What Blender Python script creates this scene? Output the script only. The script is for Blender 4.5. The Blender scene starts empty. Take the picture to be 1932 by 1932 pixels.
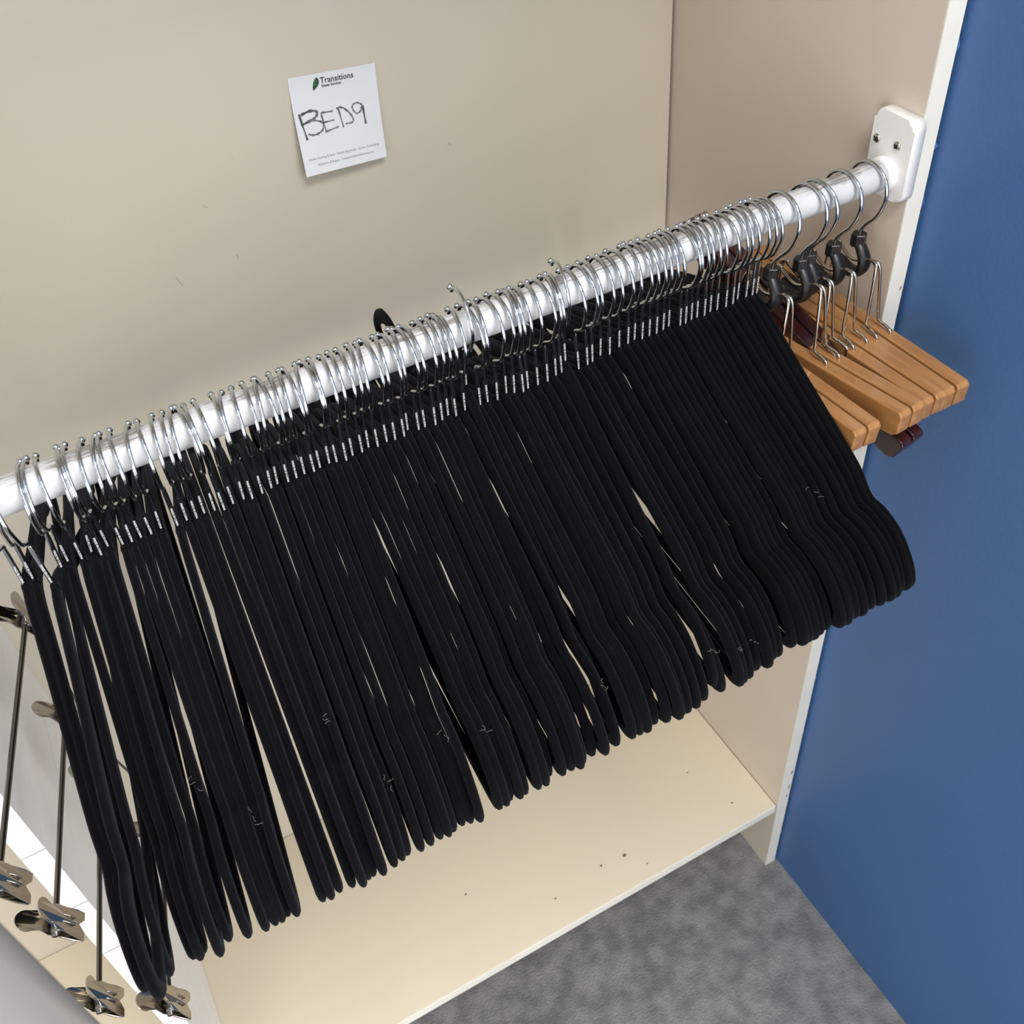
import bpy, bmesh, math, random
from mathutils import Vector, Matrix
random.seed(7)
S = bpy.context.scene
COL = S.collection
R_ = math.radians

# ------------------------------------------------------------------ camera
cam_d = bpy.data.cameras.new('camera')
cam = bpy.data.objects.new('camera', cam_d)
COL.objects.link(cam)
RX = Vector((0.87798, -0.473, -0.07368))
RY = Vector((-0.37934, -0.59356, -0.70978))
RZ = Vector((0.292, 0.65112, -0.70056))
CAM = Vector((-0.58012, -0.52159, 0.38043))
m = Matrix((RX, -RY, -RZ)).transposed().to_4x4()
m.translation = CAM
cam.matrix_world = m
cam_d.sensor_width = 36.0
cam_d.lens = 36.0 * 1931.14 / 1932.0
cam_d.clip_start = 0.01
cam_d.dof.use_dof = True
cam_d.dof.focus_distance = 0.72
cam_d.dof.aperture_fstop = 20.0
S.camera = cam

# ------------------------------------------------------------------ world and lights
w = bpy.data.worlds.new('room_light'); S.world = w; w.use_nodes = True
bg = w.node_tree.nodes['Background']
bg.inputs[0].default_value = (1.0, 0.985, 0.96, 1)
bg.inputs[1].default_value = 0.86

def area(name, loc, target, sx, sy, power, col):
    d = bpy.data.lights.new(name, 'AREA'); d.shape = 'RECTANGLE'
    d.size = sx; d.size_y = sy; d.energy = power; d.color = col
    o = bpy.data.objects.new(name, d); COL.objects.link(o)
    o.location = loc
    o.rotation_euler = (Vector(target) - Vector(loc)).to_track_quat('-Z', 'Y').to_euler()
    return o
area('window_light', (0.34, -1.50, 0.05), (-0.70, 0.1, -0.40), 1.1, 2.1, 28.5, (1.0, 0.985, 0.96))
area('doorway_light', (-2.0, -1.7, -0.35), (-0.2, 0.0, -0.6), 1.0, 1.4, 15.0, (1.0, 0.985, 0.96))  # added fill lamp, low on the left, brightens faces turned that way
area('ceiling_light', (-0.35, -0.95, 1.33), (-0.35, -0.75, -1.0), 0.6, 0.6, 25.0, (1.0, 0.97, 0.92))

S.view_settings.view_transform = 'Standard'
S.view_settings.look = 'None'
S.view_settings.gamma = 1.0
S.view_settings.use_curve_mapping = False
S.view_settings.exposure = 0.0

# ------------------------------------------------------------------ materials
def lin(c):
    return tuple((x / 255 / 12.92) if x / 255 <= 0.04045 else ((x / 255 + 0.055) / 1.055) ** 2.4 for x in c)

def mat(name, rgb, rough=0.5, metal=0.0, var=0.0, scale=8.0, stretch=(1, 1, 1), rgb2=None, bump=0.0, bscale=200.0,
        sheen=0.0, sheen_tint=(1, 1, 1), spec=0.5, coat=0.0, detail=4.0):
    mt = bpy.data.materials.new(name); mt.use_nodes = True
    nt = mt.node_tree; b = nt.nodes['Principled BSDF']
    c1 = lin(rgb)
    b.inputs['Base Color'].default_value = (*c1, 1)
    b.inputs['Roughness'].default_value = rough
    b.inputs['Metallic'].default_value = metal
    b.inputs['Specular IOR Level'].default_value = spec
    b.inputs['Coat Weight'].default_value = coat
    b.inputs['Sheen Weight'].default_value = sheen
    b.inputs['Sheen Tint'].default_value = (*sheen_tint, 1)
    b.inputs['Sheen Roughness'].default_value = 0.45
    tc = nt.nodes.new('ShaderNodeTexCoord')
    mp = nt.nodes.new('ShaderNodeMapping'); mp.inputs['Scale'].default_value = stretch
    nt.links.new(tc.outputs['Object'], mp.inputs[0])
    if var > 0 or rgb2:
        nz = nt.nodes.new('ShaderNodeTexNoise'); nz.inputs['Scale'].default_value = scale
        nz.inputs['Detail'].default_value = detail
        nt.links.new(mp.outputs[0], nz.inputs['Vector'])
        cr = nt.nodes.new('ShaderNodeValToRGB')
        c2 = lin(rgb2) if rgb2 else tuple(x * (1 - var) for x in c1)
        cr.color_ramp.elements[0].position = 0.35; cr.color_ramp.elements[1].position = 0.65
        cr.color_ramp.elements[0].color = (*c2, 1); cr.color_ramp.elements[1].color = (*c1, 1)
        nt.links.new(nz.outputs['Fac'], cr.inputs[0])
        nt.links.new(cr.outputs[0], b.inputs['Base Color'])
    if bump > 0:
        n2 = nt.nodes.new('ShaderNodeTexNoise'); n2.inputs['Scale'].default_value = bscale
        n2.inputs['Detail'].default_value = 3.0
        nt.links.new(mp.outputs[0], n2.inputs['Vector'])
        bp = nt.nodes.new('ShaderNodeBump'); bp.inputs['Strength'].default_value = bump
        bp.inputs['Distance'].default_value = 0.002
        nt.links.new(n2.outputs['Fac'], bp.inputs['Height'])
        nt.links.new(bp.outputs[0], b.inputs['Normal'])
    return mt

M = {}
M['cream'] = mat('cream_laminate', (206, 199, 184), 0.42, var=0.05, scale=3.0)
M['shelf'] = mat('cream_shelf', (228, 218, 196), 0.45, var=0.04, scale=4.0)
M['beige'] = mat('beige_laminate', (212, 201, 188), 0.42, var=0.05, scale=3.0)
M['edge'] = mat('white_edge_band', (236, 234, 226), 0.45, var=0.05, scale=30)
M['blue'] = mat('blue_wall_paint', (66, 105, 158), 0.5, var=0.08, scale=2.5, bump=0.12, bscale=260)
M['white_board'] = mat('white_melamine', (240, 239, 240), 0.4, var=0.03, scale=6)
M['plastic_white'] = mat('white_bracket_plastic', (240, 240, 240), 0.4, var=0.03, scale=40)
M['pole'] = mat('grey_white_enamel', (146, 144, 142), 0.3, var=0.04, scale=5)
M['chrome'] = mat('chrome_wire', (205, 210, 216), 0.10, metal=1.0, var=0.04, scale=30)
M['steel'] = mat('bright_steel', (196, 190, 180), 0.16, metal=1.0, var=0.06, scale=30)
M['dark_wire'] = mat('dull_steel_wire', (120, 116, 112), 0.3, metal=1.0, var=0.1, scale=60)
M['velvet'] = mat('black_velvet', (11, 11, 14), 0.95, var=0.25, scale=55, sheen=0.05, sheen_tint=(0.75, 0.82, 1.0), bump=0.35,
                  bscale=1500, spec=0.08)
M['black_plastic'] = mat('black_plastic', (22, 22, 24), 0.38, var=0.15, scale=60)
M['ink'] = mat('white_lettering', (225, 225, 226), 0.6, var=0.03)
M['paper'] = mat('white_note_paper', (226, 230, 238), 0.8, var=0.02, scale=20)
M['marker'] = mat('grey_marker_ink', (128, 128, 138), 0.7, rgb2=(66, 66, 74), scale=70)
M['print_dark'] = mat('dark_print', (34, 40, 44), 0.7, var=0.1)
M['print_green'] = mat('green_print', (58, 112, 66), 0.7, rgb2=(28, 62, 40), scale=300)
M['print_grey'] = mat('grey_green_print', (128, 146, 138), 0.7, var=0.05)
M['felt'] = mat('white_felt', (214, 212, 210), 0.95, var=0.15, scale=200)
M['lint'] = mat('pale_lint', (170, 168, 160), 0.9, var=0.1)
M['wall_scratch'] = mat('faint_wall_scratch', (176, 170, 154), 0.7, var=0.1, scale=300)
M['chipboard'] = mat('raw_chipboard', (148, 132, 110), 0.9, var=0.2, scale=200)  # shade in the divider's board gaps, put into a darker core colour
M['scuff'] = mat('dark_scuff', (120, 108, 98), 0.8, var=0.3, scale=300)

def wood(name, c1, c2, rough):
    mt = mat(name, c1, rough, rgb2=c2, scale=22, stretch=(6, 0.7, 6), bump=0.08, bscale=60, coat=0.35, detail=6)
    return mt
M['maple'] = wood('varnished_maple', (176, 128, 80), (156, 107, 60), 0.3)
M['mahogany'] = wood('dark_stained_wood', (62, 26, 26), (40, 16, 18), 0.25)

# carpet
mt = mat('grey_carpet', (142, 142, 143), 0.95, rgb2=(114, 114, 116), scale=38, bump=1.0, bscale=330, spec=0.1, detail=8)
M['carpet'] = mt
# painted rail: worn along its top where hooks slide
mt = mat('white_painted_rail', (206, 208, 212), 0.38, var=0.03, scale=30)
nt = mt.node_tree; b = nt.nodes['Principled BSDF']
old = b.inputs['Base Color'].links[0].from_socket
tc = nt.nodes.new('ShaderNodeTexCoord'); sep = nt.nodes.new('ShaderNodeSeparateXYZ')
nt.links.new(tc.outputs['Object'], sep.inputs[0])
mr = nt.nodes.new('ShaderNodeMapRange'); mr.inputs[1].default_value = 0.0060; mr.inputs[2].default_value = 0.0105
nt.links.new(sep.outputs['Z'], mr.inputs[0])
mp = nt.nodes.new('ShaderNodeMapping'); mp.inputs['Scale'].default_value = (60, 900, 900)
nt.links.new(tc.outputs['Object'], mp.inputs[0])
nz = nt.nodes.new('ShaderNodeTexNoise'); nz.inputs['Scale'].default_value = 1.0; nz.inputs['Detail'].default_value = 6
nt.links.new(mp.outputs[0], nz.inputs['Vector'])
nz2 = nt.nodes.new('ShaderNodeTexNoise'); nz2.inputs['Scale'].default_value = 45.0
nt.links.new(tc.outputs['Object'], nz2.inputs['Vector'])
ml = nt.nodes.new('ShaderNodeMath'); ml.operation = 'MULTIPLY'
nt.links.new(mr.outputs[0], ml.inputs[0]); nt.links.new(nz2.outputs['Fac'], ml.inputs[1])
ad = nt.nodes.new('ShaderNodeMath'); ad.operation = 'MULTIPLY'
nt.links.new(ml.outputs[0], ad.inputs[0]); nt.links.new(nz.outputs['Fac'], ad.inputs[1])
cr = nt.nodes.new('ShaderNodeValToRGB')
cr.color_ramp.elements[0].position = 0.19; cr.color_ramp.elements[1].position = 0.31
cr.color_ramp.elements[0].color = (0, 0, 0, 1); cr.color_ramp.elements[1].color = (0.8, 0.8, 0.8, 1)
nt.links.new(ad.outputs[0], cr.inputs[0])
mx = nt.nodes.new('ShaderNodeMixRGB'); mx.inputs[2].default_value = (*lin((112, 104, 96)), 1)
nt.links.new(cr.outputs[0], mx.inputs[0]); nt.links.new(old, mx.inputs[1])
nt.links.new(mx.outputs[0], b.inputs['Base Color'])
M['rail'] = mt

# ------------------------------------------------------------------ helpers
def link(name, me, material, parent=None):
    o = bpy.data.objects.new(name, me); COL.objects.link(o)
    if material is not None and not me.materials:
        me.materials.append(M[material])
    if parent is not None:
        o.parent = parent
    return o

def tag(o, label, cat, group=None):
    o['label'] = label; o['category'] = cat
    if group: o['group'] = group
    return o

def empty(name, loc=(0, 0, 0)):
    o = bpy.data.objects.new(name, None); COL.objects.link(o)
    o.empty_display_size = 0.02
    o.location = loc
    return o

def mesh(name, v, f, smooth=True):
    me = bpy.data.meshes.new(name); me.from_pydata([tuple(x) for x in v], [], f); me.update()
    if smooth:
        me.polygons.foreach_set('use_smooth', [True] * len(me.polygons)); me.update()
    return me

def box_mesh(name, x0, x1, y0, y1, z0, z1, bevel=0.0, seg=2):
    bm = bmesh.new()
    vs = [bm.verts.new(p) for p in ((x0, y0, z0), (x1, y0, z0), (x1, y1, z0), (x0, y1, z0),
                                    (x0, y0, z1), (x1, y0, z1), (x1, y1, z1), (x0, y1, z1))]
    for f in ((3, 2, 1, 0), (4, 5, 6, 7), (0, 1, 5, 4), (1, 2, 6, 5), (2, 3, 7, 6), (3, 0, 4, 7)):
        bm.faces.new([vs[i] for i in f])
    if bevel:
        bmesh.ops.bevel(bm, geom=list(bm.edges), offset=bevel, segments=seg, affect='EDGES', profile=0.5)
    me = bpy.data.meshes.new(name); bm.to_mesh(me); bm.free()
    return me

class MB:
    """collects vertices and faces of one mesh"""
    def __init__(s): s.v = []; s.f = []
    def add(s, v, f):
        o = len(s.v); s.v += [Vector(x) for x in v]; s.f += [tuple(i + o for i in q) for q in f]
    def sweep(s, pts, radii, ns=8, closed=False, up=None, cap=True):
        """tube of elliptical section; radii: number, or list of (side, normal)"""
        pts = [Vector(p) for p in pts]; n = len(pts); base = len(s.v)
        prev = None
        for i, p in enumerate(pts):
            a = pts[(i - 1) % n] if (closed or i > 0) else p
            c = pts[(i + 1) % n] if (closed or i < n - 1) else p
            t = (c - a).normalized()
            if up is not None:
                side = Vector(up)
            else:
                if prev is None:
                    side = t.orthogonal().normalized()
                else:
                    side = (prev - t * prev.dot(t)).normalized()
                prev = side
            side = (side - t * side.dot(t)).normalized()
            nor = t.cross(side)
            r = radii[i] if isinstance(radii, (list, tuple)) else radii
            ra, rb = r if isinstance(r, (list, tuple)) else (r, r)
            for k in range(ns):
                g = 2 * math.pi * k / ns
                s.v.append(p + side * (math.cos(g) * ra) + nor * (math.sin(g) * rb))
        m_ = n if closed else n - 1
        for i in range(m_):
            for k in range(ns):
                a = base + i * ns + k; b_ = base + i * ns + (k + 1) % ns
                c = base + ((i + 1) % n) * ns + (k + 1) % ns; d = base + ((i + 1) % n) * ns + k
                s.f.append((a, b_, c, d))
        if cap and not closed:
            s.f.append(tuple(base + k for k in range(ns))[::-1])
            s.f.append(tuple(base + (n - 1) * ns + k for k in range(ns)))
    def ball(s, c, r, seg=10, rings=6):
        c = Vector(c); v = []; f = []
        for i in range(rings + 1):
            th = math.pi * i / rings
            for k in range(seg):
                ph = 2 * math.pi * k / seg
                v.append(c + Vector((r * math.sin(th) * math.cos(ph), r * math.sin(th) * math.sin(ph), r * math.cos(th))))
        for i in range(rings):
            for k in range(seg):
                f.append((i * seg + k, (i + 1) * seg + k, (i + 1) * seg + (k + 1) % seg, i * seg + (k + 1) % seg))
        s.add(v, f)
    def mesh(s, name, smooth=True):
        me = mesh(name, s.v, s.f, smooth)
        bm = bmesh.new(); bm.from_mesh(me)
        bmesh.ops.remove_doubles(bm, verts=bm.verts, dist=1e-7)
        bmesh.ops.recalc_face_normals(bm, faces=bm.faces); bm.to_mesh(me); bm.free()
        return me

def spline(pts, sub=6, closed=False):
    """Catmull-Rom through the points"""
    P = [Vector(p) for p in pts]; n = len(P); out = []
    rng = range(n) if closed else range(n - 1)
    for i in rng:
        if closed:
            a, b_, c, d = P[(i - 1) % n], P[i], P[(i + 1) % n], P[(i + 2) % n]
        else:
            a, b_, c, d = P[max(i - 1, 0)], P[i], P[i + 1], P[min(i + 2, n - 1)]
        for k in range(sub):
            t = k / sub
            out.append(0.5 * ((2 * b_) + (c - a) * t + (2 * a - 5 * b_ + 4 * c - d) * t * t + (3 * b_ - a - 3 * c + d) * t ** 3))
    if not closed: out.append(P[-1])
    return out

def text_mesh(name, body, size, extrude=0.0, bold=0.0):
    cu = bpy.data.curves.new(name, 'FONT'); cu.body = body; cu.size = size
    cu.resolution_u = 2; cu.extrude = extrude; cu.offset = bold
    o = bpy.data.objects.new(name, cu); COL.objects.link(o)
    dg = bpy.context.evaluated_depsgraph_get(); dg.update()
    me = bpy.data.meshes.new_from_object(o.evaluated_get(dg)); me.name = name
    bpy.data.objects.remove(o); bpy.data.curves.remove(cu)
    return me

def copy_tree(o, parent=None):
    c = o.copy(); COL.objects.link(c); c.parent = parent
    for ch in o.children:
        copy_tree(ch, c)
    return c

# ------------------------------------------------------------------ the setting
YB, YF, ZS, YS, XL, ZF = 0.2926, -0.0173, -0.9251, -0.0146, -0.7658, -1.0971

def struct(name, me, m_):
    o = link(name, me, m_); o['kind'] = 'structure'
    return o

struct('floor', box_mesh('floor', -2.6, 1.4, -3.2, 0.36, ZF - 0.05, ZF), 'carpet')
struct('wall_back', box_mesh('wall_back', -1.62, -0.0026, YB, YB + 0.02, ZF, 1.35), 'cream')
struct('trim_1', box_mesh('closet_top', -1.62, 0.0165, YF + 0.002, YB, 0.370, 0.388), 'cream')  # unseen closet top above the view; it shades the upper back wall
wb = bpy.data.objects['wall_back']
mb = MB()
for (x, z, dx, dz) in ((-0.502, -0.063, 0.003, -0.010), (-0.463, -0.010, 0.004, -0.003), (-0.448, -0.06, 0.001, -0.005), (-0.43, 0.02, 0.002, 0.001), (-0.24, -0.02, 0.002, -0.003)):
    mb.add([(x, YB - 0.0002, z), (x + dx, YB - 0.0002, z + dz), (x + dx + 0.0006, YB - 0.0002, z + dz), (x + 0.0008, YB - 0.0002, z)], [(0, 1, 2, 3)])
link('scratches', mb.mesh('scratches', False), 'wall_scratch', wb)
wr = struct('wall_right', box_mesh('wall_right', 0.0205, 0.14, -0.66, YB + 0.06, ZF, 1.35), 'blue')
# uneven paint line where the blue wall meets the closet panel
mb = MB()
zz = -1.08
rg = random.Random(3)
while zz < 0.6:
    h = rg.uniform(0.004, 0.016); d = rg.uniform(0.0012, 0.0032)
    y0 = YF + 0.0005
    mb.add([(0.0172, y0, zz), (0.0172 + d, y0 - 0.0006, zz + h * 0.4), (0.0172, y0, zz + h), (0.0205, y0 + 0.004, zz + h * 0.5)],
           [(0, 1, 2), (1, 3, 2), (0, 3, 1), (0, 2, 3)])
    zz += h + rg.uniform(0.02, 0.12)
link('ragged_paint', mb.mesh('ragged_paint', False), 'blue', wr)

side = empty('closet_side_panel', (0.008, YF, ZF))
tag(side, 'beige laminate closet side panel with white front edge beside the blue wall', 'panel')
def child(o, name, me, m_, parent):
    c = link(name, me, m_, parent); c.matrix_parent_inverse = Matrix.Translation(-parent.location)
    return c
child(side, 'board', box_mesh('panel_board', 0.0, 0.0165, YF + 0.0012, YB + 0.02, ZF + 0.0005, 1.3), 'beige', side)
child(side, 'edge_band', box_mesh('panel_edge', 0.0, 0.0165, YF, YF + 0.0012, ZF + 0.0005, 1.3), 'edge', side)
mb = MB()
for (x, z, w_, h) in ((0.0125, -0.845, 0.002, 0.008), (0.013, -0.882, 0.0012, 0.012), (0.012, -0.905, 0.002, 0.004), (0.0135, -0.10, 0.001, 0.004)):
    mb.add([(x - w_, YF - 0.0002, z - h / 2), (x + w_ * .4, YF - 0.0002, z - h * .4), (x + w_, YF - 0.0002, z + h / 2), (x - w_ * .5, YF - 0.0002, z + h * .3)],
           [(0, 1, 2, 3)])
child(side, 'edge_chips', mb.mesh('edge_chips', False), 'scuff', side)

shelf = empty('closet_shelf', (XL, YB, ZS - 0.018))
tag(shelf, 'cream laminate shelf at the bottom of the closet under the hangers', 'shelf')
child(shelf, 'board', box_mesh('shelf_board', -1.62, -0.0008, YS + 0.0012, YB - 0.0005, ZS - 0.0165, ZS, 0.0006, 1), 'shelf', shelf)
child(shelf, 'edge_band', box_mesh('shelf_edge', -1.62, -0.0012, YS, YS + 0.0012, ZS - 0.0165, ZS, 0.0005, 1), 'edge', shelf)
mb = MB(); rg = random.Random(11)
for (x, y, r) in ((-0.22, 0.03, 0.0035), (-0.255, 0.033, 0.0022), (-0.20, 0.005, 0.0016), (-0.43, 0.09, 0.002), (-0.33, 0.025, 0.0022), (-0.05, 0.02, 0.002), (-0.075, 0.09, 0.0018)):
    n = 7
    mb.add([(x + r * rg.uniform(.6, 1.1) * math.cos(k * 6.283 / n), y + r * rg.uniform(.4, .9) * math.sin(k * 6.283 / n), ZS + 0.00025) for k in range(n)],
           [tuple(range(n))])
child(shelf, 'scuff_marks', mb.mesh('scuff_marks', False), 'scuff', shelf)

div = empty('closet_divider', (XL - 0.009, 0.13, ZS))
tag(div, 'white divider of stacked horizontal boards left of the hangers', 'divider')
z1 = ZS + 0.001
edges = [-0.87, -0.782, -0.694, -0.606, -0.517, -0.429, -0.338, -0.25, -0.16, -0.07, 0.02, 0.11]
for i, ztop in enumerate(edges):
    child(div, 'board', box_mesh('divider_board', XL - 0.019, XL, 0.014, 0.2452, z1, ztop - 0.0012, 0.0003, 1), 'white_board', div)
    z1 = ztop + 0.0006
child(div, 'core', box_mesh('divider_core', XL - 0.016, XL - 0.0028, 0.017, 0.243, ZS + 0.002, 0.105), 'chipboard', div)  # backing behind the boards, coloured dark to stand in for gap shade
child(div, 'back_strip', box_mesh('divider_back_strip', XL - 0.019, XL - 0.001, 0.2464, YB - 0.0003, ZS + 0.001, 0.11, 0.0008, 1), 'white_board', div)

# upright pole close to the camera
mb = MB()
px, py, pr = -0.690, -0.345, 0.026
mb.sweep([(px, py, z) for z in (ZF, ZF + .01, -0.4, 0.3, 1.1)], pr, 48)
pole = link('upright_pole', mb.mesh('upright_pole'), 'pole')
tag(pole, 'thick round grey-white upright pole blurred at the bottom left corner', 'pole')

# ------------------------------------------------------------------ the rail
RR = 0.0112
rail = empty('clothes_rail', (-0.38, 0, 0))
tag(rail, 'white painted round clothes rail carrying all the hangers', 'rail')
mb = MB(); mb.sweep([(XL + 0.0005, 0, 0)] + [(x / 100, 0, 0) for x in range(-76, -1, 3)] + [(-0.0105, 0, 0)], RR, 48, up=(0, 1, 0))
rod = link('rod', mb.mesh('rod'), 'rail', rail); rod.matrix_parent_inverse = Matrix.Translation(-rail.location)
# bracket plate with rounded corners
def rounded_plate(y0, y1, z0, z1, rc, x0, x1, bev):
    bm = bmesh.new(); pts = []
    for (cy, cz, a0) in ((y1 - rc, z1 - rc, 0), (y0 + rc, z1 - rc, 90), (y0 + rc, z0 + rc, 180), (y1 - rc, z0 + rc, 270)):
        for k in range(7):
            a = R_(a0 + 15 * k); pts.append((cy + rc * math.cos(a), cz + rc * math.sin(a)))
    vs = [bm.verts.new((x0, y, z)) for y, z in pts]; vt = [bm.verts.new((x1, y, z)) for y, z in pts]
    n = len(pts)
    bm.faces.new(vs[::-1]); top = bm.faces.new(vt)
    for k in range(n): bm.faces.new((vs[k], vs[(k + 1) % n], vt[(k + 1) % n], vt[k]))
    bmesh.ops.bevel(bm, geom=list(top.edges), offset=bev, segments=4, affect='EDGES', profile=0.5)
    bmesh.ops.recalc_face_normals(bm, faces=bm.faces)
    me = bpy.data.meshes.new('bracket'); bm.to_mesh(me); bm.free()
    me.polygons.foreach_set('use_smooth', [len(p.vertices) == 4 for p in me.polygons])
    return me
br = link('bracket', rounded_plate(-0.021, 0.0195, -0.018, 0.0455, 0.0075, -0.0002, -0.011, 0.0028), 'plastic_white', rail)
br.matrix_parent_inverse = Matrix.Translation(-rail.location)
mb = MB(); mb.sweep([(-0.0100, 0, 0), (-0.0150, 0, 0), (-0.0172, 0, 0), (-0.0178, 0, 0)], [0.0138, 0.0136, 0.0130, 0.0114], 40, up=(0, 1, 0))
link('socket', mb.mesh('socket'), 'plastic_white', br)
def screw_mesh():
    mb = MB(); ns = 20
    prof = [(0.0, 0.0034), (0.0009, 0.0034), (0.0015, 0.0028), (0.0018, 0.0015)]
    mb.sweep([(-0.0108 - a, 0, 0) for a, r in prof], [r for a, r in prof], ns, up=(0, 1, 0))
    return mb.mesh('screw')
sm = screw_mesh()
mb = MB()
for a in (35, 125):
    d = Vector((0, math.cos(R_(a)), math.sin(R_(a)))); e = Vector((0, -d.z, d.y))
    c = Vector((-0.0128, 0, 0))
    mb.add([c + d * .0021 + e * .0005, c + d * .0021 - e * .0005, c - d * .0021 - e * .0005, c - d * .0021 + e * .0005], [(0, 1, 2, 3)])
sl = mb.mesh('cross_slot', False)
for (y, z) in ((0.0135, 0.0228), (-0.0072, 0.0242)):
    sc = link('screw', sm, 'steel', br); sc.location = (0, y, z)
    link('cross_slot', sl, 'black_plastic', sc)

# ------------------------------------------------------------------ velvet hangers
WR = 0.00128
def hook_path(end=143, R=0.0190, kz=-0.0365, tail=True):
    cz = RR + WR - R
    P = [(0, kz + 0.0015), (-0.0010, kz + 0.0032), (-0.0045, kz + 0.0052), (-0.0095, kz + 0.0082), (-0.0135, kz + 0.0128)]
    for a in range(-25, end + 1, 12):
        P.append((-R * math.cos(R_(a)), cz + R * math.sin(R_(a))))
    if tail:
        y, z = P[-1]
        P += [(y + 0.0009, z - 0.0015), (y + 0.0024, z - 0.0019), (y + 0.0042, z - 0.0005)]
    return P

def velvet_hook():
    P = hook_path()
    stem = [(0, -0.0715), (0, -0.066), (0, -0.052), (0, -0.040), (0, -0.0372)]
    pts = spline([(0, y, z) for y, z in stem + P], 3)
    rad = []
    for i, p in enumerate(pts):
        if p.z < -0.0385 and i < 16: rad.append((0.00158, 0.00105))
        elif p.z < -0.0345 and i < 20: rad.append((0.0014, 0.0011))
        else: rad.append((WR, WR))
    mb = MB(); mb.sweep(pts, rad, 10, up=(1, 0, 0))
    mb.ball(pts[-1], 0.00215, 12, 8)
    return mb.mesh('velvet_hanger_hook')

NZ = -0.068
def velvet_body():
    half = [(0.000, -0.0065, .0062), (0.012, -0.0085, .0060), (0.028, -0.0155, .0058), (0.055, -0.0275, .0056), (0.085, -0.0400, .0056), (0.115, -0.0525, .0056),
            (0.140, -0.0635, .0055), (0.150, -0.0705, .0053), (0.158, -0.0765, .0048), (0.166, -0.0790, .0049), (0.177, -0.0790, .0056), (0.191, -0.0825, .0058),
            (0.203, -0.0905, .0057), (0.2125, -0.1005, .0053), (0.2165, -0.1095, .0048), (0.2135, -0.1160, .0042), (0.204, -0.1182, .0037),
            (0.180, -0.1186, .0034), (0.120, -0.1186, .0032), (0.060, -0.1186, .0032)]
    loop = [(0, -u, NZ + z, h) for u, z, h in half] + [(0, 0, NZ - 0.1186, .0032)] + [(0, u, NZ + z, h) for u, z, h in half[:0:-1]]
    P = spline([p[:3] for p in loop], 4, True)
    H = spline([(p[3], 0, 0) for p in loop], 4, True)
    mb = MB()
    mb.sweep(P, [(0.0029, h.x * 1.22) for h in H], 10, True, up=(1, 0, 0))
    # collar round the stem
    mb.sweep([(0, 0, NZ + 0.0006), (0, 0, NZ - 0.0002), (0, 0, NZ - 0.003), (0, 0, NZ - 0.007), (0, 0, NZ - 0.011)],
             [(0.0012, 0.0014), (0.0023, 0.0027), (0.0030, 0.0044), (0.0030, 0.0060), (0.0020, 0.0058)], 12, up=(1, 0, 0))
    return mb.mesh('velvet_hanger_body')

def stem_text(up):
    me = text_mesh('stem_text', 'MADE IN CHINA', 0.00245, 0.00004)
    xs = [v.co.x for v in me.vertices]; ys = [v.co.y for v in me.vertices]
    cx = (min(xs) + max(xs)) / 2; cy = (min(ys) + max(ys)) / 2
    k = 0.0148 / (max(xs) - min(xs))
    for v in me.vertices:
        a = (v.co.x - cx) * k; b_ = (v.co.y - cy) * max(k, 0.8) ; n = v.co.z
        if up: v.co = Vector((-b_, -0.00118 - n, -0.0585 + a))
        else: v.co = Vector((b_, -0.00118 - n, -0.0585 - a))
    return me

H_HOOK, H_BODY = velvet_hook(), velvet_body()
T_DOWN, T_UP = stem_text(False), stem_text(True)
TABLE = '-6743 -37 12 9;-6663 -34 28 11;-6636 -65 -32 -61;-6480 -49 34 11;-6450 -32 24 35;-6378 -47 16 16;-6245 -29 66 30;-6257 -44 19 -11;-6224 -52 8 31;-6135 -44 8 8;-6058 -24 22 0;-6025 -35 3 4;-5955 -40 6 1;-5859 -35 29 10;-5787 -60 6 -13;-5709 -29 18 -2;-5648 -33 17 -13;-5596 -33 16 0;-5533 -32 13 -7;-5498 -40 -4 -32;-5430 -46 -2 -10;-5323 -43 24 -12;-5290 -50 9 -33;-5211 -46 15 -20;-5130 -43 26 -11;-5069 -38 37 0;-5027 -47 16 -13;-4963 -43 20 -9;-4906 -41 19 -2;-4859 -52 6 -12;-4802 -49 14 -1;-4731 -49 16 5;-4697 -55 5 -3;-4621 -54 15 -25;-4565 -28 18 -5;-4504 -37 12 -8;-4441 -36 19 8;-4393 -43 10 -9;-4326 -51 8 -2;-4263 -43 11 -9;-4203 -50 6 -13;-4148 -38 14 24;-4092 -46 5 -4;-4047 -43 2 -1;-3955 -44 17 -21;-3898 -50 14 -2;-3846 -39 13 14;-3811 -43 4 -13;-3719 -29 14 5;-3666 -37 6 6;-3622 -39 -1 -1;-3566 -40 -2 -1;-3474 -41 13 -13;-3399 -41 6 11;-3331 -35 19 -12;-3300 -47 -3 -31;-3252 -47 -1 -18;-3169 -55 2 -22;-3090 -58 2 -23;-3021 -56 -7 0;-2989 -39 -20 3;-2944 -59 -39 32;-2858 -45 -16 -21;-2769 -51 -8 -16;-2709 -41 1 -7;-2615 -28 8 16;-2549 -32 9 -4;-2469 -38 -8 25;-2377 -39 4 24;-2316 -18 0 35;-2261 -20 1 17;-2203 -27 -4 20;-2133 -28 3 16;-2079 -32 -6 25;-2035 -29 -16 35;-1934 -31 -1 8;-1887 -30 -1 6;-1843 -39 -14 18;-1787 -38 -10 17;-1719 -39 -5 9;-1666 -31 -14 23;-1597 -23 -5 15;-1519 -24 -5 11;-1457 -28 -9 14;-1404 -40 -18 38;-1315 -40 -5 28;-1262 -42 -6 22;-1213 -41 -3 26'
HANG = [tuple(int(a) for a in r.split()) for r in TABLE.split(';')]
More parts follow.
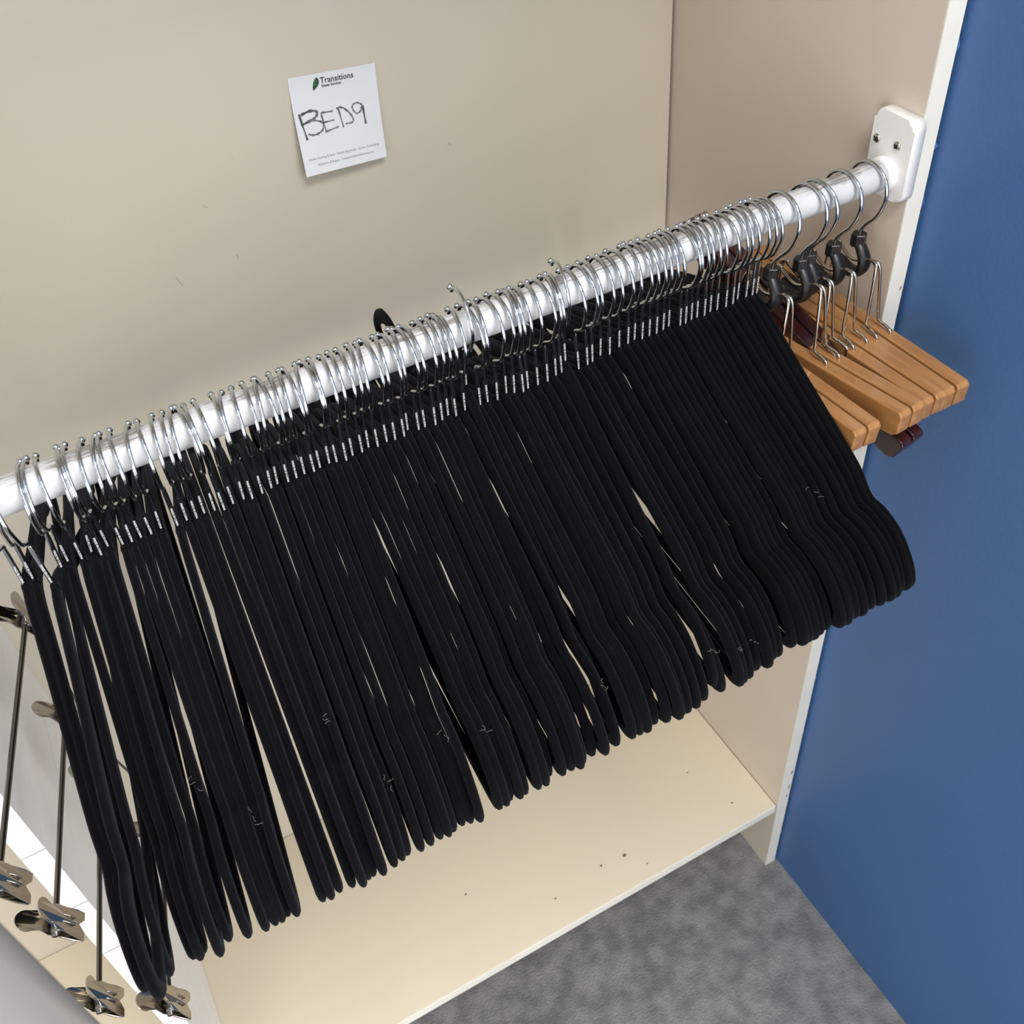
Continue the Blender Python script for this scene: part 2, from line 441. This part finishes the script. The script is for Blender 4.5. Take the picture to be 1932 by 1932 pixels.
UPS = {6, 10, 11, 13, 17, 19, 21, 24, 33, 38, 40, 43, 44, 46, 53, 59, 60}
ONES = ['', 'first', 'second', 'third', 'fourth', 'fifth', 'sixth', 'seventh', 'eighth', 'ninth', 'tenth', 'eleventh', 'twelfth',
        'thirteenth', 'fourteenth', 'fifteenth', 'sixteenth', 'seventeenth', 'eighteenth', 'nineteenth']
TENS = {2: 'twent', 3: 'thirt', 4: 'fort'}
def ordinal(n):
    if n < 20: return ONES[n]
    t, o = divmod(n, 10)
    return TENS[t] + ('ieth' if o == 0 else 'y-' + ONES[o])
PIV = Vector((0, 0, RR + WR))
HOOKYAW = random.Random(21)
SPECIAL = {50: (0.013, 7.0, None), 62: (0.0085, 1.0, -15)}
for i, (x, yw, rl, pt) in enumerate(HANG):
    k = i + 1
    dz = 0.0
    if k in SPECIAL:
        dz, p_, r_ = SPECIAL[k]; pt = p_ * 10
        if r_ is not None: rl = r_
    rot = Matrix.Rotation(R_(yw / 10), 4, 'Z') @ Matrix.Rotation(R_(rl / 10), 4, 'Y') @ Matrix.Rotation(R_(pt / 10), 4, 'X')
    e = empty('velvet_hanger')
    e.matrix_world = Matrix.Translation(Vector((x / 1e4, 0, dz)) + PIV) @ rot @ Matrix.Translation(-PIV)
    if k == 50:
        lb = 'black velvet hanger with its rear shoulder sticking up behind the rail'
    elif k == 62:
        lb = 'black velvet hanger whose chrome hook rides up above its neighbours'
    elif k == 1:
        lb = 'black velvet hanger nearest the left end of the white rail'
    elif k == len(HANG):
        lb = 'black velvet hanger at the right end of the row beside the wooden hangers'
    elif k <= 44:
        lb = 'black velvet hanger with chrome hook, %s from the left end of the white rail' % ordinal(k)
    else:
        lb = 'black velvet hanger with chrome hook, %s of the row counting from the wooden hangers' % ordinal(len(HANG) + 1 - k)
    tag(e, lb, 'hanger', 'black velvet hangers on the rail')
    link('velvet_frame', H_BODY, 'velvet', e)
    hk = link('hook', H_HOOK, 'chrome', e)
    hk.rotation_euler.z = R_(HOOKYAW.uniform(-7.5, 6.0))
    link('lettering', T_UP if k in UPS else T_DOWN, 'ink', e)

# lint caught on some of the hangers
LINT = {10: (0.150, -0.062), 14: (0.185, -0.071), 16: (0.205, -0.098), 22: (0.150, -0.060), 26: (0.200, -0.080), 33: (0.190, -0.073), 36: (0.200, -0.078), 49: (0.205, -0.082),
        62: (0.212, -0.093), 64: (0.213, -0.097), 66: (0.213, -0.1), 80: (0.150, -0.064)}
for e in [o for o in COL.objects if o.name.startswith('velvet_hanger')]:
    k = int(e.name[-3:]) + 1 if e.name[-4] == '.' else 1
    if k not in LINT: continue
    u, z = LINT[k]; rg = random.Random(k); mb = MB()
    for h in range(3):
        c = Vector((rg.uniform(-.001, .001), -u + rg.uniform(-.006, .006), NZ + z + 0.0085)); a = rg.uniform(0, 6.28)
        P = []
        for q in range(5):
            P.append(c.copy()); a += rg.uniform(-1.1, 1.1)
            c += Vector((math.cos(a), math.sin(a), rg.uniform(-.3, .3))) * 0.0011
        mb.sweep(spline(P, 3), 0.00006, 4)
    link('lint', mb.mesh('lint'), 'lint', e)

# ------------------------------------------------------------------ wooden clamp hangers
def bar_mesh(name, hl, th, z0, z1):
    bm = bmesh.new()
    prof = [(-hl, z1 - .004, z1 - .0005), (-hl + .004, z0 + .006, z1), (-hl * .55, z0 + 0.0008, z1), (0, z0, z1), (hl * .55, z0 + 0.0008, z1), (hl - .004, z0 + .006, z1), (hl, z1 - .004, z1 - .0005)]
    # side outline: straight top, gently curved underside, blunt rounded ends
    top = [(-hl, z1 - .003), (-hl + .003, z1), (hl - .003, z1), (hl, z1 - .003)]
    bot = [(hl - .001, z0 + .006), (hl - .006, z0 + .0025), (hl * .6, z0), (0, z0 - .001), (-hl * .6, z0), (-hl + .006, z0 + .0025), (-hl + .001, z0 + .006)]
    out = top + bot
    a = [bm.verts.new((-th / 2, y, z)) for y, z in out]; b_ = [bm.verts.new((th / 2, y, z)) for y, z in out]
    n = len(out)
    bm.faces.new(a); bm.faces.new(b_[::-1])
    for k in range(n): bm.faces.new((a[k], b_[k], b_[(k + 1) % n], a[(k + 1) % n]))
    bmesh.ops.recalc_face_normals(bm, faces=bm.faces)
    es = [e for e in bm.edges if e.calc_face_angle(0) > 0.5]
    bmesh.ops.bevel(bm, geom=es, offset=0.0011, segments=2, affect='EDGES', profile=0.5)
    me = bpy.data.meshes.new(name); bm.to_mesh(me); bm.free()
    return me

def clamp_hanger(label, woodmat, x, yaw, roll, pitch, hl=0.124, tilt=0.0, lift=0.0, dy=0.0):
    e = empty('clamp_hanger')
    tag(e, label, 'hanger', 'wooden clamp hangers at the right end of the rail')
    WRc = 0.00155
    # hook
    cz = RR + WRc - 0.0195
    P = [(0, -0.052), (0, -0.046), (-0.0012, -0.0405), (-0.0062, -0.0335), (-0.0125, -0.0265), (-0.0168, -0.0185)]
    P += [(-0.0195 * math.cos(R_(a)), cz + 0.0195 * math.sin(R_(a))) for a in range(-10, 156, 11)]
    mb = MB(); pts = spline([(0, y, z) for y, z in P], 3)
    mb.sweep(pts, WRc, 10, up=(1, 0, 0)); mb.ball(pts[-1], 0.0018, 8, 6)
    link('hook', mb.mesh('clamp_hook'), 'chrome', e)
    # black neck: six-sided block, then a crescent that cradles the wire
    mb = MB()
    mb.sweep([(0, 0, -0.0450), (0, 0, -0.0456), (0, 0, -0.0535), (0, -0.0006, -0.0555)], [0.0054, 0.0061, 0.0063, 0.0054], 6, up=(0, 1, 0))
    nk = link('neck', mb.mesh('clamp_neck', False), 'black_plastic', e)
    mb = MB()
    cp = spline([(0, -0.001, -0.0530), (0, -0.0055, -0.0570), (0, -0.0095, -0.0630), (0, -0.0100, -0.0700), (0, -0.0055, -0.0765), (0, 0.003, -0.0795), (0, 0.0120, -0.0785), (0, 0.0190, -0.0745)], 4)
    n = len(cp)
    mb.sweep(cp, [(0.0046 + 0.0012 * math.sin(math.pi * i / n) + 0.0014 * (i / n), 0.0036 + 0.0022 * (i / n) ** 2) if i < n - 2 else (0.0048, 0.0042) for i in range(n)], 12, up=(1, 0, 0))
    link('cradle', mb.mesh('clamp_cradle'), 'black_plastic', nk)
    # chrome lever frame: top wire and two pairs of legs
    zt = -0.1165
    bt = Matrix.Translation((0, dy, lift - 0.129)) @ Matrix.Rotation(R_(tilt), 4, 'X') @ Matrix.Translation((0, 0, 0.129))
    mb = MB()
    mb.sweep(spline([(0, -0.0225, -0.0630), (0, -0.0170, -0.0605), (0, -0.008, -0.0655), (0, 0.004, -0.0690), (0, 0.016, -0.0640), (0, 0.0235, -0.0600)], 5), 0.0014, 8, up=(1, 0, 0))
    link('lever_wire', mb.mesh('lever_wire'), 'steel', e)
    for sy in (-1, 1):
        for sx in (-1, 1):
            yo = 0.0225 * sy
            P = [(0, yo * 0.80, -0.0612), (sx * .0008, yo, -0.0605), (sx * 0.0020, yo * 1.12, -0.0650), (sx * 0.0040, yo * 1.22, -0.0860),
                 (sx * 0.0060, yo * 1.32, -0.1085), (sx * 0.0066, yo * 1.42, -0.1115), (sx * 0.0070, yo * 1.68, -0.1125), (sx * 0.0070, yo * 1.92, -0.1140),
                 (sx * 0.0070, yo * 1.98, -0.1170), (sx * 0.0070, yo * 1.98, -0.1250)]
            mb = MB(); mb.sweep(spline(P, 4), 0.00135, 8)
            link('leg', mb.mesh('clamp_leg'), 'steel', e)
    for sx in (-1, 1):
        b_ = link('jaw_bar', bar_mesh('jaw_bar', hl, 0.0118, -0.141, zt), woodmat, e)
        b_.matrix_local = bt @ Matrix.Translation((sx * 0.0070, 0, 0))
    fl = link('felt_strip', box_mesh('felt_strip', -0.0010, 0.0010, -hl + 0.012, hl - 0.012, -0.137, zt - 0.0052), 'felt', e)
    fl.matrix_local = bt
    PV = Vector((0, 0, RR + WRc))
    rot = Matrix.Rotation(R_(yaw), 4, 'Z') @ Matrix.Rotation(R_(roll), 4, 'Y') @ Matrix.Rotation(R_(pitch), 4, 'X')
    e.matrix_world = Matrix.Translation(Vector((x, 0, 0)) + PV) @ rot @ Matrix.Translation(-PV)
    return e
clamp_hanger('light wooden clamp hanger nearest the blue wall, farthest right on the rail', 'maple', -0.0255, 0.0, 0, 0)
clamp_hanger('light wooden clamp hanger second from the blue wall', 'maple', -0.0500, 2.0, 0.5, 0)
clamp_hanger('light wooden clamp hanger third from the blue wall, lying over the dark one', 'maple', -0.0835, 5.0, 1.5, -2.5)
clamp_hanger('dark brown wooden clamp hanger among the light wooden ones', 'mahogany', -0.0745, 9.0, 0.5, 0, 0.132, 21.0, 0.010, 0.004)
clamp_hanger('light wooden clamp hanger touching the black velvet hangers', 'maple', -0.1060, 2.0, 4.5, 0)

# ------------------------------------------------------------------ tiered clip hanger at the left end
th = empty('tiered_skirt_hanger', (-0.738, 0, 0.0125))
tag(th, 'tiered steel skirt hanger with pairs of clips beside the white divider', 'hanger')
tw = Matrix.Translation(-th.location)
def tchild(name, me, m_, parent):
    c = link(name, me, m_, parent)
    if parent is th: c.matrix_parent_inverse = tw
    return c
P = hook_path(140, 0.0190, -0.0365, False)
mb = MB(); mb.sweep(spline([(-0.738, 0, -0.075)] + [(-0.738, y, z) for y, z in P], 3), 0.0015, 10, up=(1, 0, 0))
tchild('hook', mb.mesh('tier_hook'), 'chrome', th)

def clip_plate(sx):
    """one bent plate: round thumb tab above, narrow waist, wide jaw with a notch below"""
    out = []
    for k in range(13):
        a = R_(-30 + 20 * k); out.append((0.0078 * math.cos(a), 0.0165 + 0.0078 * math.sin(a)))
    out += [(-0.0062, 0.0085), (-0.0090, 0.0030), (-0.0092, -0.006), (-0.0105, -0.016), (-0.0105, -0.0235), (-0.0048, -0.0235), (0.0, -0.0180), (0.0048, -0.0235), (0.0105, -0.0235),
            (0.0105, -0.016), (0.0092, -0.006), (0.0090, 0.0030), (0.0062, 0.0085)]
    bm = bmesh.new(); n = len(out); t = 0.0005
    def bend(z):
        return sx * (0.0042 + (0.32 * (z - 0.001) if z > 0.001 else (-0.10 * (0.001 - z) + (0.45 * (-0.014 - z) if z < -0.014 else 0) * -0.35)))
    def bx_(z): return sx * max(0.0006, abs(bend(z)))
    a = [bm.verts.new((bx_(z) + t, y, z)) for y, z in out]; b_ = [bm.verts.new((bx_(z) - t, y, z)) for y, z in out]
    bm.faces.new(a); bm.faces.new(b_[::-1])
    for k in range(n): bm.faces.new((a[k], a[(k + 1) % n], b_[(k + 1) % n], b_[k]))
    bmesh.ops.triangulate(bm, faces=[f for f in bm.faces if len(f.verts) > 4])
    bmesh.ops.recalc_face_normals(bm, faces=bm.faces)
    me = bpy.data.meshes.new('clip_plate'); bm.to_mesh(me); bm.free()
    return me
CP = {1: clip_plate(1), -1: clip_plate(-1)}
mb = MB()
for k in (-0.0026, 0.0026):
    mb.sweep([(0.0036, k, 0.004), (0.0050, k, 0.000), (0.0052, k, -0.008), (0.0040, k, -0.013)], 0.0007, 6)
RIB = mb.mesh('rib')
mb = MB(); mb.sweep([(0, y / 1000, -0.0005) for y in range(-9, 10, 3)], 0.0034, 14, up=(1, 0, 0))
SPR = mb.mesh('clip_spring')
tiers = [((-0.710, 0.124, -0.205), (-0.7615, -0.091, -0.205)), ((-0.7195, 0.103, -0.30), (-0.7595, -0.074, -0.30)),
         ((-0.7205, 0.090, -0.375), (-0.7615, -0.101, -0.375)), ((-0.6955, 0.050, -0.432), (-0.7265, -0.100, -0.432))]
prev = Vector((-0.738, 0, -0.074))
for (bk, fr) in tiers:
    bk, fr = Vector(bk), Vector(fr); d = (fr - bk).normalized()
    back = bk - d * 0.030; front = fr + d * 0.012
    back.y = min(back.y, 0.20)
    mb = MB(); mb.sweep([back, back + d * .01, bk, (bk + fr) / 2, fr, front], 0.0021, 10)
    bar = tchild('bar', mb.mesh('tier_bar'), 'dark_wire', th)
    mb = MB()
    if prev.z > -0.1: mb.sweep(spline([prev, prev + Vector((0, -0.01, -0.006)), front + Vector((0, 0.004, 0.014)), front], 4), 0.0012, 8)
    else: mb.sweep([prev, back], 0.0011, 8)
    tchild('link_wire', mb.mesh('tier_link'), 'dark_wire', th)
    prev = back
    ang = math.atan2(-d.x, d.y) + math.pi
    for p in (bk, fr):
        c = empty('clip', p); c.parent = th; c.matrix_parent_inverse = tw
        c.rotation_euler = (0, R_(-24 + random.uniform(-7, 7)), ang)
        c.location = p.copy()
        for sx in (1, -1): link('clip_plate', CP[sx], 'steel', c)
        r = link('rib', RIB, 'steel', c)
        link('clip_spring', SPR, 'dark_wire', c)

# ------------------------------------------------------------------ the note on the back wall
NW, NH = 0.0745, 0.0758
note = empty('sticky_note', (-0.3700, YB, 0.0700))
tag(note, 'white square sticky note marked BED9 in grey marker on the back wall', 'note')
def note_pt(u, v, off=0.0):
    """u to the right, v downwards, both 0..1; the lower part lifts off the wall"""
    a = R_(-4.5)
    x = u * NW; z = -v * NH
    lift = 0.0006 + (0.0140 - 0.006 * u) * max(0.0, (v - 0.12) / 0.88) ** 1.35
    return Vector((x * math.cos(a) - z * math.sin(a), -lift - off, x * math.sin(a) + z * math.cos(a)))
N = 16; v = []; f = []
for j in range(N + 1):
    for i in range(N + 1): v.append(note_pt(i / N, j / N))
for j in range(N):
    for i in range(N):
        a = j * (N + 1) + i; f.append((a, a + N + 1, a + N + 2, a + 1))
o = len(v); v += [p + Vector((0, 0.00022, 0)) for p in v]
f += [tuple(k + o for k in q[::-1]) for q in f]
link('paper', mesh('note_paper', v, f), 'paper', note)
def note_text(name, body, p0, p1, m_, hscale=1.0, bold=0.0):
    me = text_mesh(name, body, 1.0, 0.0, bold)
    xs = [q.co.x for q in me.vertices]; k = (p1[0] - p0[0]) / (max(xs) - min(xs)); mn = min(xs)
    for q in me.vertices:
        t = (q.co.x - mn) * k; u = p0[0] + t
        vv = p0[1] + (p1[1] - p0[1]) * (t / (p1[0] - p0[0])) - q.co.y * k * hscale * NW / NH
        q.co = note_pt(u, vv, 0.00025)
    return link(name, me, m_, note)
note_text('printed_name', 'Transitions', (0.354, 0.108), (0.735, 0.108), 'print_dark', 1.05, 0.012)
note_text('printed_line', 'Estate Services', (0.365, 0.148), (0.588, 0.148), 'print_dark', 1.1, 0.02)
note_text('printed_line', 'Estate Clearing & Sales - Estate Appraisals - Senior Downsizing', (0.071, 0.848), (0.925, 0.852), 'print_grey', 1.05)
note_text('printed_line', 'Saskatoon & Regina   TransitionsEstateServices.com', (0.159, 0.915), (0.846, 0.918), 'print_grey', 1.05)
leaf = spline([(.316, .039, 0), (.339, .074, 0), (.332, .115, 0), (.300, .146, 0), (.265, .166, 0), (.266, .120, 0), (.282, .075, 0)], 4, True)
mb = MB(); mb.add([note_pt(.298, .105, .00025)] + [note_pt(p.x, p.y, .00025) for p in leaf], [(0, i + 1, (i + 1) % len(leaf) + 1) for i in range(len(leaf))])
link('leaf_logo', mb.mesh('leaf_logo', False), 'print_green', note)
mb = MB()
for seg_ in ([(.316, .039), (.339, .074), (.334, .09), (.318, .07)],):
    mb.add([note_pt(a, b_, .0004) for a, b_ in seg_], [(0, 1, 2, 3)])
link('leaf_tip', mb.mesh('leaf_tip', False), 'print_dark', note)
STROKES = [([(0.057, 0.37), (0.098, 0.639)], 1.2), ([(0.077, 0.382), (0.192, 0.359), (0.267, 0.385), (0.239, 0.428), (0.187, 0.451), (0.06, 0.483)], 1.5),
           ([(0.187, 0.451), (0.289, 0.486), (0.313, 0.539), (0.265, 0.587), (0.186, 0.604), (0.122, 0.583)], 1.1),
           ([(0.305, 0.41), (0.332, 0.6)], 0.9), ([(0.305, 0.4), (0.44, 0.405)], 1.0), ([(0.318, 0.5), (0.443, 0.495)], 0.9), ([(0.318, 0.597), (0.482, 0.572)], 1.0),
           ([(0.511, 0.394), (0.538, 0.591)], 0.9), ([(0.489, 0.39), (0.541, 0.383), (0.613, 0.434), (0.662, 0.509), (0.652, 0.556), (0.568, 0.56)], 1.0),
           ([(0.793, 0.402), (0.743, 0.372), (0.687, 0.382), (0.675, 0.421), (0.706, 0.472), (0.753, 0.469), (0.79, 0.418)], 1.0), ([(0.796, 0.407), (0.806, 0.603)], 1.3)]
mb = MB()
for pts, wd in STROKES:
    P = spline([(a, b_, 0) for a, b_ in pts], 6); hw = 0.0112 * wd; vv = []; ff = []
    for i, p in enumerate(P):
        t = (P[min(i + 1, len(P) - 1)] - P[max(i - 1, 0)]).normalized()
        n = Vector((-t.y, t.x, 0)) * hw * (0.75 + 0.25 * math.sin(i * 1.3))
        vv += [note_pt(p.x + n.x, p.y + n.y, .0003), note_pt(p.x - n.x, p.y - n.y, .0003)]
        if i: ff.append((2 * i - 2, 2 * i - 1, 2 * i + 1, 2 * i))
    mb.add(vv, ff)
link('handwriting', mb.mesh('handwriting', False), 'marker', note)
